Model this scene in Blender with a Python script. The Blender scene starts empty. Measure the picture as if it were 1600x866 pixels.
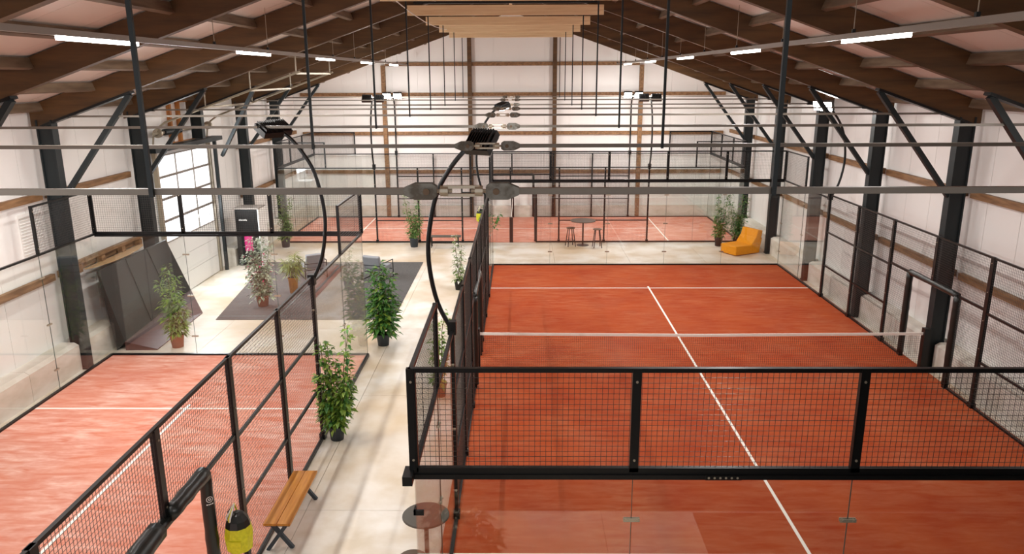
import bpy, bmesh, math, random
from mathutils import Vector, Matrix
random.seed(7)
S = bpy.context.scene
C = S.collection
PI = math.pi

# ---------------------------------------------------------------- camera
FPX, CX, CY, CZ, PIT, YAW, ROL = 1200.93, 0.97387, -6.34651, 6.49744, 0.256671, -0.0116548, 0.0039734
def cam_vec(a, b, zc):
    c, s = math.cos(ROL), math.sin(ROL); X = c*a + s*b; up = -s*a + c*b
    c, s = math.cos(PIT), math.sin(PIT); Y = c*zc + s*up; Z = -s*zc + c*up
    c, s = math.cos(YAW), math.sin(YAW); return Vector((c*X + s*Y, -s*X + c*Y, Z))
cd = bpy.data.cameras.new('camera'); cam = bpy.data.objects.new('camera', cd); C.objects.link(cam)
cd.sensor_width = 36; cd.lens = FPX/1600*36; cd.clip_end = 200; cd.clip_start = 0.05
r, u, f = cam_vec(1, 0, 0), cam_vec(0, 1, 0), cam_vec(0, 0, 1)
M = Matrix((r, u, -f)).transposed().to_4x4(); M.translation = (CX, CY, CZ)
cam.matrix_world = M
S.camera = cam

# ---------------------------------------------------------------- world, exposure, large lights
W = bpy.data.worlds.new('world'); S.world = W; W.use_nodes = True
W.node_tree.nodes['Background'].inputs[0].default_value = (0.97, 0.97, 1.0, 1)
W.node_tree.nodes['Background'].inputs[1].default_value = 0.72
S.view_settings.view_transform = 'Standard'; S.view_settings.look = 'None'
S.view_settings.gamma = 1; S.view_settings.exposure = 0.6
S.cycles.transparent_max_bounces = 40
S.cycles.max_bounces = 8; S.cycles.diffuse_bounces = 5; S.cycles.glossy_bounces = 4

def area(name, loc, size, size_y, power, col, direction):
    l = bpy.data.lights.new(name, 'AREA'); l.shape = 'RECTANGLE'; l.size = size; l.size_y = size_y
    l.energy = power; l.color = col
    o = bpy.data.objects.new(name, l); C.objects.link(o); o.location = loc
    o.rotation_euler = Vector(direction).to_track_quat('-Z', 'Y').to_euler()
    return o
# daylight through the glazed rows of the sectional door
area('daylight_door', (-9.2, 17.4, 3.0), 3.4, 2.2, 260, (0.93, 0.97, 1.0), (1, 0, -0.25))

# ---------------------------------------------------------------- materials
def lin(c):
    return tuple(((v/255)/12.92 if v/255 <= 0.04045 else (((v/255)+0.055)/1.055)**2.4) for v in c) + (1,)
def mat(name, c, rough=0.6, metal=0.0, c2=None, scale=5, stretch=(1, 1, 1), detail=4, lo=0.35, hi=0.65, bump=0, spec=None, c3=None):
    m = bpy.data.materials.new(name); m.use_nodes = True
    n, l = m.node_tree.nodes, m.node_tree.links; b = n['Principled BSDF']
    b.inputs['Base Color'].default_value = lin(c); b.inputs['Roughness'].default_value = rough
    b.inputs['Metallic'].default_value = metal
    if spec is not None: b.inputs['Specular IOR Level'].default_value = spec
    if c2:
        t = n.new('ShaderNodeTexCoord'); mp = n.new('ShaderNodeMapping'); mp.inputs['Scale'].default_value = stretch
        ns = n.new('ShaderNodeTexNoise'); ns.inputs['Scale'].default_value = scale; ns.inputs['Detail'].default_value = detail
        cr = n.new('ShaderNodeValToRGB'); e = cr.color_ramp.elements
        e[0].position = lo; e[0].color = lin(c); e[1].position = hi; e[1].color = lin(c2)
        l.new(t.outputs['Object'], mp.inputs[0]); l.new(mp.outputs[0], ns.inputs['Vector'])
        l.new(ns.outputs['Fac'], cr.inputs[0]); out = cr.outputs[0]
        if c3:
            n2 = n.new('ShaderNodeTexNoise'); n2.inputs['Scale'].default_value = scale*0.23; n2.inputs['Detail'].default_value = 6
            n2.inputs['Distortion'].default_value = 0.8
            r2 = n.new('ShaderNodeMapRange'); r2.inputs[1].default_value = 0.45; r2.inputs[2].default_value = 0.72
            mx = n.new('ShaderNodeMix'); mx.data_type = 'RGBA'
            l.new(mp.outputs[0], n2.inputs['Vector']); l.new(n2.outputs['Fac'], r2.inputs[0])
            l.new(r2.outputs[0], mx.inputs[0]); l.new(out, mx.inputs[6]); mx.inputs[7].default_value = lin(c3)
            out = mx.outputs[2]
        l.new(out, b.inputs['Base Color'])
        if bump:
            bp = n.new('ShaderNodeBump'); bp.inputs['Strength'].default_value = bump
            l.new(ns.outputs['Fac'], bp.inputs['Height']); l.new(bp.outputs[0], b.inputs['Normal'])
    return m
def emit(name, c, s):
    m = bpy.data.materials.new(name); m.use_nodes = True
    b = m.node_tree.nodes['Principled BSDF']
    b.inputs['Base Color'].default_value = lin(c); b.inputs['Emission Color'].default_value = lin(c)
    b.inputs['Emission Strength'].default_value = s
    return m
def glass_mat(name, tint):
    m = bpy.data.materials.new(name); m.use_nodes = True
    n, l = m.node_tree.nodes, m.node_tree.links; n.clear()
    o = n.new('ShaderNodeOutputMaterial'); mx = n.new('ShaderNodeMixShader')
    t = n.new('ShaderNodeBsdfTransparent'); t.inputs[0].default_value = tint
    g = n.new('ShaderNodeBsdfGlossy'); g.inputs['Roughness'].default_value = 0.0
    lw = n.new('ShaderNodeLayerWeight'); lw.inputs[0].default_value = 0.5
    p = n.new('ShaderNodeMath'); p.operation = 'POWER'; p.inputs[1].default_value = 4.0
    a = n.new('ShaderNodeMath'); a.operation = 'MULTIPLY_ADD'; a.inputs[1].default_value = 0.5; a.inputs[2].default_value = 0.06
    l.new(lw.outputs['Facing'], p.inputs[0]); l.new(p.outputs[0], a.inputs[0])
    l.new(a.outputs[0], mx.inputs[0]); l.new(t.outputs[0], mx.inputs[1]); l.new(g.outputs[0], mx.inputs[2])
    l.new(mx.outputs[0], o.inputs[0])
    return m

def turf_mat(name, base, warm, sand, amount, scale=1.0, least=0.0):
    """sand-filled carpet: broad sandy drifts and brushed streaks over terracotta fibre; strong sand doubles as painted sheen"""
    m = bpy.data.materials.new(name); m.use_nodes = True
    n, l = m.node_tree.nodes, m.node_tree.links; b = n['Principled BSDF']
    b.inputs['Roughness'].default_value = 0.85; b.inputs['Specular IOR Level'].default_value = 0.12
    t = n.new('ShaderNodeTexCoord')
    def noise(sc, det, dist, st=(1, 1, 1), rot=0):
        mp = n.new('ShaderNodeMapping'); mp.inputs['Scale'].default_value = st; mp.inputs['Rotation'].default_value = (0, 0, rot)
        q = n.new('ShaderNodeTexNoise'); q.inputs['Scale'].default_value = sc; q.inputs['Detail'].default_value = det
        q.inputs['Distortion'].default_value = dist
        l.new(t.outputs['Object'], mp.inputs[0]); l.new(mp.outputs[0], q.inputs['Vector']); return q.outputs['Fac']
    def rng(x, a, b_, lo=0, hi=1):
        q = n.new('ShaderNodeMapRange'); q.inputs[1].default_value = a; q.inputs[2].default_value = b_
        q.inputs[3].default_value = lo; q.inputs[4].default_value = hi
        l.new(x, q.inputs[0]); return q.outputs[0]
    def mul(x, y):
        q = n.new('ShaderNodeMath'); q.operation = 'MULTIPLY'; l.new(x, q.inputs[0]); l.new(y, q.inputs[1]); return q.outputs[0]
    def add(x, y):
        q = n.new('ShaderNodeMath'); q.operation = 'ADD'; q.use_clamp = True; l.new(x, q.inputs[0]); l.new(y, q.inputs[1]); return q.outputs[0]
    drift = rng(noise(0.5*scale, 6, 0.6), 0.25, 0.75)
    streak = rng(noise(1.6*scale, 10, 0.7, (1, 4.5, 1), 0.3), 0.3, 0.75)
    fine = rng(noise(9*scale, 5, 0, (1, 2.4, 1)), 0.3, 0.75)
    fac = add(mul(drift, streak), mul(mul(streak, fine), rng(drift, 0, 1, 0.25, 0.5)))
    fac = rng(fac, 0, 1, least, amount)
    mx1 = n.new('ShaderNodeMix'); mx1.data_type = 'RGBA'; l.new(rng(noise(0.8*scale, 5, 0.3), 0.35, 0.65), mx1.inputs[0])
    mx1.inputs[6].default_value = lin(base); mx1.inputs[7].default_value = lin(warm)
    mx2 = n.new('ShaderNodeMix'); mx2.data_type = 'RGBA'; l.new(fac, mx2.inputs[0])
    l.new(mx1.outputs[2], mx2.inputs[6]); mx2.inputs[7].default_value = lin(sand)
    l.new(mx2.outputs[2], b.inputs['Base Color'])
    return m

M_CONC = mat('concrete_floor', (230, 225, 216), 0.42, c2=(206, 192, 170), scale=1.1, detail=10, lo=0.4, hi=0.64, c3=(196, 168, 130))
M_PLINTH = mat('cast_concrete', (222, 216, 206), 0.8, c2=(196, 188, 172), scale=1.6, stretch=(1, 1, 2.5), detail=8, lo=0.4, hi=0.75)
M_WALL = mat('wall_panel_paint', (236, 234, 231), 0.38)
M_CEIL = mat('roof_panel_paint', (222, 212, 204), 0.5)
M_STEEL = mat('grey_green_steel', (29, 36, 38), 0.5, spec=0.35)
M_BLACK = mat('black_powder_coat', (11, 12, 13), 0.35, spec=0.4)
M_GALV = mat('dull_steel_bar', (118, 110, 100), 0.4, metal=0.25)
M_PLATE = mat('cast_steel_plate', (124, 122, 114), 0.5, metal=0.2, c2=(86, 78, 66), scale=14, lo=0.4, hi=0.6)
M_PIN = mat('rusty_pin', (104, 82, 60), 0.6)
M_ZINC = mat('zinc', (178, 168, 150), 0.4, metal=0.7)
M_GLULAM = mat('dark_stained_glulam', (96, 66, 32), 0.6, c2=(68, 45, 20), scale=1.5, stretch=(0.7, 4, 6), detail=7, lo=0.35, hi=0.7)
M_PURLIN = mat('grey_brown_purlin', (118, 100, 80), 0.7, c2=(92, 74, 56), scale=2, stretch=(6, 0.7, 6), detail=6)
M_COLLAR = mat('pale_spruce', (248, 222, 180), 0.6, c2=(236, 204, 158), scale=2, stretch=(0.6, 5, 9), detail=6)
M_GIRT = mat('brown_girt_timber', (148, 112, 76), 0.65, c2=(112, 80, 50), scale=2.5, stretch=(4, 0.8, 6), detail=6)
M_STUD = mat('orange_pine_stud', (196, 132, 70), 0.6, c2=(168, 104, 52), scale=3, stretch=(4, 4, 0.6))
M_WIRE = mat('black_mesh_wire', (46, 43, 42), 0.3, spec=0.8)
M_GLASS = glass_mat('tempered_glass', (0.982, 0.996, 0.992, 1))
M_EDGE = mat('glass_edge', (58, 70, 64), 0.3)
M_TURF_R = turf_mat('terracotta_turf', (152, 56, 22), (164, 70, 30), (198, 138, 102), 0.36)
M_TURF_L = turf_mat('sandy_sheen_terracotta_turf', (184, 82, 46), (194, 102, 68), (230, 198, 184), 0.84, least=0.16)  # real sand plus lamp sheen painted into the pale colour
M_LINE = mat('white_line_turf', (240, 236, 228), 0.8)
M_WHITE = mat('white_plastic', (232, 230, 226), 0.4)
M_TRUNK = mat('light_trunking', (150, 142, 134), 0.4, metal=0.2)
M_LED = emit('led_tube', (255, 248, 240), 14)
M_FLOOD = emit('flood_lens_lit', (255, 252, 246), 30)
M_LENS = mat('flood_lens_off', (60, 64, 68), 0.15)
M_FROST = emit('frosted_daylight_glazing', (236, 240, 244), 0.95)
M_RUG = mat('grey_rug', (92, 89, 87), 0.95, c2=(80, 77, 76), scale=30, lo=0.4, hi=0.6)
M_POT = mat('slate_pot', (58, 66, 74), 0.6)
M_POTB = mat('black_pot', (28, 28, 28), 0.6)
M_POTR = mat('terracotta_pot', (170, 104, 80), 0.8)
M_SOIL = mat('soil', (54, 40, 30), 0.95)
M_STEM = mat('plant_stem', (96, 84, 52), 0.8)
M_SOFA = mat('ochre_upholstery', (232, 152, 10), 0.9, c2=(220, 140, 6), scale=20)
M_GREYF = mat('grey_upholstery', (142, 144, 148), 0.9)
M_BENCH = mat('oiled_oak', (214, 146, 56), 0.45, c2=(190, 118, 38), scale=2.2, stretch=(9, 0.8, 2), detail=6)
M_TABLE = mat('dark_table_laminate', (74, 68, 58), 0.5)
M_SEAT = mat('dark_wood_seat', (92, 74, 58), 0.5)
M_TARP = mat('charcoal_vinyl', (36, 38, 37), 0.55)
M_TARP2 = mat('reflection_tinted_vinyl', (70, 40, 36), 0.5)  # maroon is the turf's reflection, painted into the vinyl colour
M_YEL = mat('yellow_nylon', (226, 222, 40), 0.6, c2=(206, 204, 30), scale=25)
M_MAG = mat('magenta_print', (196, 30, 112), 0.6)
M_GRN = mat('green_sign', (20, 140, 90), 0.5)
M_BOARD = mat('plywood_board', (196, 160, 116), 0.6)
def leafm(n, a, b): return mat(n, a, 0.5, c2=b, scale=9, lo=0.35, hi=0.65)
LEAF = {'fresh': leafm('leaf_fresh', (146, 172, 66), (86, 128, 46)), 'deep': leafm('leaf_deep', (50, 104, 46), (88, 138, 58)),
        'olive': leafm('leaf_olive', (104, 130, 66), (140, 158, 98)), 'palm': leafm('leaf_palm', (148, 156, 74), (106, 122, 56)),
        'var': leafm('leaf_variegated', (70, 104, 62), (206, 212, 186)), 'pink': leafm('flower_pink', (206, 70, 104), (190, 40, 110)),
        'white': leafm('flower_white', (240, 236, 226), (230, 230, 214)), 'brown': leafm('leaf_brown', (96, 70, 36), (70, 84, 36))}

# ---------------------------------------------------------------- helpers
def thing(name, label, cat, loc=(0, 0, 0), group=None, kind=None):
    o = bpy.data.objects.new(name, None); C.objects.link(o); o.location = loc; o.empty_display_size = 0.1
    if kind: o['kind'] = kind
    else: o['label'] = label; o['category'] = cat
    if group: o['group'] = group
    return o
def root_of(o):
    while o.parent: o = o.parent
    return o
def link(name, me, m, parent=None, loc=None, rot=None, label=None, kind=None):
    o = bpy.data.objects.new(name, me)
    if m and not me.materials: me.materials.append(m)
    C.objects.link(o)
    if parent: o.parent = parent
    if loc is not None: o.location = loc
    if rot is not None: o.rotation_euler = rot
    if label: o['label'] = label
    if kind: o['kind'] = kind
    return o
def finish(name, verts, faces, m, parent=None, label=None, kind=None, smooth=False):
    """verts in world coordinates; shifted to the root's frame"""
    if parent:
        b = root_of(parent).location; verts = [(v[0]-b[0], v[1]-b[1], v[2]-b[2]) for v in verts]
    me = bpy.data.meshes.new(name); me.from_pydata([tuple(v) for v in verts], [], faces); me.update()
    if smooth:
        for p in me.polygons: p.use_smooth = True
    return link(name, me, m, parent, label=label, kind=kind)
BF = [(0, 3, 2, 1), (4, 5, 6, 7), (0, 1, 5, 4), (1, 2, 6, 5), (2, 3, 7, 6), (3, 0, 4, 7)]
class MB:
    def __init__(s): s.v = []; s.f = []
    def raw(s, v, f):
        k = len(s.v); s.v += [tuple(x) for x in v]; s.f += [tuple(i+k for i in q) for q in f]; return s
    def box(s, x0, x1, y0, y1, z0, z1):
        return s.raw([(x0, y0, z0), (x1, y0, z0), (x1, y1, z0), (x0, y1, z0), (x0, y0, z1), (x1, y0, z1), (x1, y1, z1), (x0, y1, z1)], BF)
    def bar(s, p, q, w, h, up=(0, 0, 1)):
        p, q, up = Vector(p), Vector(q), Vector(up); d = (q-p).normalized()
        if abs(d.dot(up)) > 0.99: up = Vector((0, 1, 0))
        a = d.cross(up).normalized()*w/2; b = a.cross(d).normalized()*h/2
        return s.raw([p-a-b, p+a-b, p+a+b, p-a+b, q-a-b, q+a-b, q+a+b, q-a+b], BF)
    def tube(s, pts, r, n=8, cap=True):
        pts = [Vector(p) for p in pts]; k = len(s.v); rs = r if isinstance(r, (list, tuple)) else [r]*len(pts)
        u = None
        for i, p in enumerate(pts):
            d = (pts[min(i+1, len(pts)-1)] - pts[max(i-1, 0)]).normalized()
            if u is None: u = d.orthogonal().normalized()
            u = (u - d*u.dot(d)).normalized(); w = d.cross(u)
            for j in range(n):
                a = 2*PI*j/n; s.v.append(tuple(p + (u*math.cos(a)+w*math.sin(a))*rs[i]))
        for i in range(len(pts)-1):
            for j in range(n):
                a, b = k+i*n+j, k+i*n+(j+1) % n; s.f.append((a, b, b+n, a+n))
        if cap: s.f.append(tuple(k+j for j in reversed(range(n)))); s.f.append(tuple(k+(len(pts)-1)*n+j for j in range(n)))
        return s
    def lathe(s, c, prof, n=20):
        k = len(s.v)
        for rr, z in prof:
            for j in range(n):
                a = 2*PI*j/n; s.v.append((c[0]+rr*math.cos(a), c[1]+rr*math.sin(a), c[2]+z))
        for i in range(len(prof)-1):
            for j in range(n):
                a, b = k+i*n+j, k+i*n+(j+1) % n; s.f.append((a, b, b+n, a+n))
        s.f.append(tuple(k+j for j in reversed(range(n)))); s.f.append(tuple(k+(len(prof)-1)*n+j for j in range(n)))
        return s
    def prism(s, poly, axis, a, b):
        """poly: 2-D outline in the two other axes; extruded from a to b along axis"""
        n = len(poly); k = len(s.v)
        def P(p, t): return {'x': (t, p[0], p[1]), 'y': (p[0], t, p[1]), 'z': (p[0], p[1], t)}[axis]
        s.v += [P(p, a) for p in poly] + [P(p, b) for p in poly]
        s.f.append(tuple(k+i for i in range(n))); s.f.append(tuple(k+n+i for i in reversed(range(n))))
        for i in range(n):
            j = (i+1) % n; s.f.append((k+i, k+n+i, k+n+j, k+j))
        return s
    def build(s, name, m, parent=None, label=None, kind=None, smooth=False, bevel=0):
        o = finish(name, s.v, s.f, m, parent, label, kind, smooth)
        if bevel:
            md = o.modifiers.new('bevel', 'BEVEL'); md.width = bevel; md.segments = 2; md.limit_method = 'ANGLE'
        return o
def tag(o, label, cat, group=None):
    o['label'] = label; o['category'] = cat
    if group: o['group'] = group
    return o

# ---------------------------------------------------------------- the hall (setting)
XC = 0.60                     # ridge line
HS = 9.55                     # ridge to inner column face
XL, XR = XC-HS, XC+HS
WL, WR = XL-0.55, XR+0.55     # wall faces
YN, YF = -8.5, 29.75          # hall ends that are built
FY = [-1.5+3.9*i for i in range(8)]
RB, SL, RD = 5.6, 0.35, 0.46  # rafter underside at the column, slope, depth
def zb(x): return RB + SL*(HS-abs(x-XC))

# floor: one ground slab with cast bays on it
fl = MB().box(WL-0.3, WR+0.3, YN, YF+0.3, -0.3, -0.03).build('floor', M_CONC, kind='structure')
xs = [WL-0.2, -6.9, -2.35, 2.2, 4.9, 7.6, WR+0.2]; ys = [YN+.05, -4.6, -0.2, 4.2, 8.6, 13.0, 17.4, 21.8, 25.9, YF]
for i in range(len(xs)-1):
    for j in range(len(ys)-1):
        g = 0.004
        MB().box(xs[i]+g, xs[i+1]-g, ys[j]+g, ys[j+1]-g, -0.03, 0).build('floor_slab', M_CONC, fl)

# roof skin and purlins
ce = MB()
for s in (-1, 1):
    x0, x1 = XC, XC+s*(HS+0.6)
    z0, z1 = zb(x0)+RD+0.05, zb(x1)+RD+0.05
    q = [(x0, z0), (x1, z1), (x1, z1+0.1), (x0, z0+0.1)]
    ce.prism(q, 'y', YN, YF+0.3)
ce = ce.build('ceiling', M_CEIL, kind='structure')
for s in (-1, 1):
    y = YN
    while y < YF:
        y2 = min(y+1.3, YF+.2); x0, x1 = XC+s*0.02, XC+s*(HS+0.6)
        q = [(x0, zb(x0)+RD+0.02), (x1, zb(x1)+RD+0.02), (x1, zb(x1)+RD+0.05), (x0, zb(x0)+RD+0.05)]
        MB().prism(q, 'y', y+0.006, y2-0.006).build('roof_panel', M_CEIL, ce); y = y2
ends = [YN]+FY+[YF]
for s in (-1, 1):
    for k in range(9):
        x = XC+s*(0.4+1.17*k); z = zb(x)+RD-0.01
        for a, b in zip(ends[:-1], ends[1:]):
            MB().bar((x, a+0.08, z-0.09), (x, b-0.08, z-0.09), 0.09, 0.17, up=(s*SL, 0, 1)).build('purlin', M_PURLIN, ce)

# side walls: sandwich panels, girts, concrete plinth
def side_wall(name, x, s, door):
    w = MB().box(min(x, x+s*0.12), max(x, x+s*0.12), YN, YF, 0, zb(x)+RD).build(name, M_WALL, kind='structure')
    y = YN
    while y < YF-0.1:
        y2 = min(y+1.13, YF)
        z0 = 0.02
        if door and y2 > door[0] and y < door[1]: z0 = 4.45
        MB().box(min(x, x-s*0.025), max(x, x-s*0.025), y+0.005, y2-0.005, z0, zb(x)+RD-0.02).build('wall_panel', M_WALL, w)
        y = y2
    xi = x-s*0.03
    for z, hgt in ((4.0, 0.15), (2.2, 0.15)):
        for a, b in zip(ends[:-1], ends[1:]):
            if door and b > door[0]+.5 and a < door[1]-.5: continue
            MB().box(min(xi, xi-s*0.10), max(xi, xi-s*0.10), a+0.12, b-0.12, z-hgt/2, z+hgt/2).build('girt', M_GIRT, w)
    return w
DY0, DY1, DZ = 15.55, 19.25, 4.3
wl = side_wall('wall_left', WL, -1, (DY0, DY1))
wr = side_wall('wall_right', WR, 1, None)
def plinth(w, x, s, skip):
    # stands proud of the wall, flush with the column faces
    for a, b in zip(ends[:-1], ends[1:]):
        for p, q in ((a+0.13, (a+b)/2-0.006), ((a+b)/2+0.006, b-0.13)):
            if skip and q > skip[0] and p < skip[1]: continue
            xo = x-s*0.42
            MB().prism([(xo, 0), (x-s*0.03, 0), (x-s*0.03, 0.66), (xo+s*0.10, 0.66), (xo, 0.6)], 'y', p, q).build('plinth_block', M_PLINTH, w)
plinth(wl, WL, -1, (14.6, 19.6)); plinth(wr, WR, 1, None)

# far gable wall
gx = [WL+1.157*i for i in range(18)]; gx[-1] = WR
wb = MB().prism([(WL, 0), (WR, 0), (WR, zb(WR)+RD), (XC, zb(XC)+RD), (WL, zb(WL)+RD)], 'y', YF+0.03, YF+0.15).build('wall_back', M_WALL, kind='structure')
for a, b in zip(gx[:-1], gx[1:]):
    top = [(a+0.004, zb(a)+RD-.03), (b-0.004, zb(b)+RD-.03)]
    if a < XC < b: top = [top[0], (XC, zb(XC)+RD-.03), top[1]]
    MB().prism([(b-0.004, 0.02), (a+0.004, 0.02)]+top, 'y', YF, YF+0.03).build('wall_panel', M_WALL, wb)
posts = [WL+0.3, -5.25, XC-1.93, XC+1.93, 6.45, WR-0.3]
for i, x in enumerate(posts[1:-1]):
    m_ = M_GIRT if i in (0, 3) else M_GLULAM
    MB().box(x-0.09, x+0.09, YF-0.24, YF-0.02, 0, zb(x)+0.05).build('gable_post', m_, wb)
for z in (2.15, 3.92, 5.67, 7.0):
    for a, b in zip(posts[:-1], posts[1:]):
        if min(zb(a), zb(b))+0.3 < z: continue
        MB().box(a+0.1, b-0.1, YF-0.12, YF-0.01, z-0.08, z+0.08).build('girt', M_GIRT, wb)
for a, b in zip(posts[:-1], posts[1:]):
    MB().box(a+0.1, b-0.1, YF-0.16, YF-0.01, 0, 0.55).build('plinth_block', M_PLINTH, wb)

# gallery the photograph is taken from, south of the courts
MB().box(-1.9, WR, YN, -3.9, 4.3, 4.55).build('floor_gallery', M_CONC, kind='structure')

MB().box(-1.9, WR, -4.35, -4.2, 0, 4.3).build('wall_front', mat('added_dark_cladding', (70, 60, 52), 0.8), kind='structure')  # unseen wall, dark cladding added to bound the front glass reflection
tag(MB().box(3.6, 10.0, -4.15, -0.35, 0.0, 0.012).build('added_dark_mat', M_TARP), 'unseen dark mat added below the gallery to darken the front glass reflection', 'mat')  # unseen, added to darken part of what the front glass mirrors
T = thing('added_fill_fitting', 'added unseen light under the gallery slab, brightening the front glass reflection', 'light fitting', (1.5, -4.0, 4.3))  # added lamp, out of view; brightens the floor mirrored in the glass
MB().box(0.2, 2.8, -4.1, -3.9, 4.22, 4.30).build('housing', M_WHITE, T)
MB().box(0.22, 2.78, -4.08, -3.92, 4.2, 4.22).build('diffuser', M_LED, T)
area('reflection_fill_light', (1.5, -4.0, 4.18), 2.6, 0.15, 120, (1, 0.97, 0.94), (0, 0, -1))
# ---------------------------------------------------------------- sectional door in the left wall
dx = WL+0.10
dr = MB().box(WL-0.05, WL+0.02, DY0, DY1, 0, DZ).build('door_1', M_WHITE, kind='structure')
zs = [0.02, 0.6, 1.18, 1.76, 2.4, 3.04, 3.68, 4.3]
for i in range(7):
    a, b = zs[i], zs[i+1]
    if i < 3:
        MB().box(dx-0.06, dx, DY0, DY1, a+0.005, b-0.005).build('door_panel', M_WHITE, dr)
    else:
        n = 3; w = (DY1-DY0)/n
        fr = MB().box(dx-0.05, dx+0.01, DY0, DY1, b-0.035, b-0.005).box(dx-0.05, dx+0.01, DY0, DY1, a+0.005, a+0.035)
        for k in range(n+1):
            yy = DY0+w*k; fr.box(dx-0.05, dx+0.01, max(DY0, yy-0.02), min(DY1, yy+0.02), a+0.035, b-0.035)
        fo = fr.build('sash_frame', M_TRUNK, dr)
        for k in range(n):
            MB().box(dx-0.04, dx-0.02, DY0+w*k+0.02, DY0+w*(k+1)-0.02, a+0.035, b-0.035).build('pane', M_FROST, fo)
for y in (DY0-0.08, DY1+0.08):
    MB().box(dx-0.06, dx+0.06, y-0.05, y+0.05, 0, 4.6).build('door_track', M_ZINC, dr)
for y in (DY0-0.08, DY1+0.08):
    pts = [(dx, y, 4.6), (dx+0.04, y, 4.85), (dx+0.16, y, 5.08), (dx+0.4, y, 5.25), (dx+4.3, y, 6.62)]
    MB().tube(pts, 0.03, 6).build('ceiling_track', M_ZINC, dr)
for xo in (1.6, 2.9, 4.2):
    MB().bar((dx+xo, DY0-0.1, 5.2+xo*0.35-.1), (dx+xo, DY1+0.1, 5.2+xo*0.35-.1), 0.04, 0.05).build('track_crossbar', M_ZINC, dr)
    for y in (DY0-0.08, DY1+0.08): MB().bar((dx+xo, y, 5.15+xo*0.35), (dx+xo, y, 5.7+xo*0.35), 0.03, 0.03).build('track_hanger', M_ZINC, dr)
MB().tube([(dx+0.12, DY0-0.2, 4.95), (dx+0.12, DY1+0.2, 4.95)], 0.05, 10).build('torsion_shaft', M_ZINC, dr)
MB().tube([(dx+0.12, DY0+0.4, 4.95), (dx+0.12, DY0+1.5, 4.95)], 0.09, 12).build('torsion_spring', M_STEEL, dr)
for y in (DY0+0.05, DY1-0.05):
    MB().tube([(dx+0.12, y-0.05, 4.95), (dx+0.12, y+0.05, 4.95)], 0.13, 14).build('cable_drum', M_ZINC, dr)

sf = thing('stud_frame', 'orange pine stud frame fixed to the wall above the glazed sectional door', 'timber frame', (WL+0.1, 17.9, 4.45))
for y in (16.75, 17.35, 19.0): MB().box(WL+0.03, WL+0.14, y-0.05, y+0.05, 4.6, 5.75).build('stud', M_STUD, sf)
MB().box(WL+0.03, WL+0.16, 16.65, 19.15, 4.5, 4.6).build('bottom_plate', M_STUD, sf)
MB().box(WL+0.03, WL+0.16, 16.65, 19.15, 5.75, 5.85).build('top_plate', M_STUD, sf)

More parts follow.
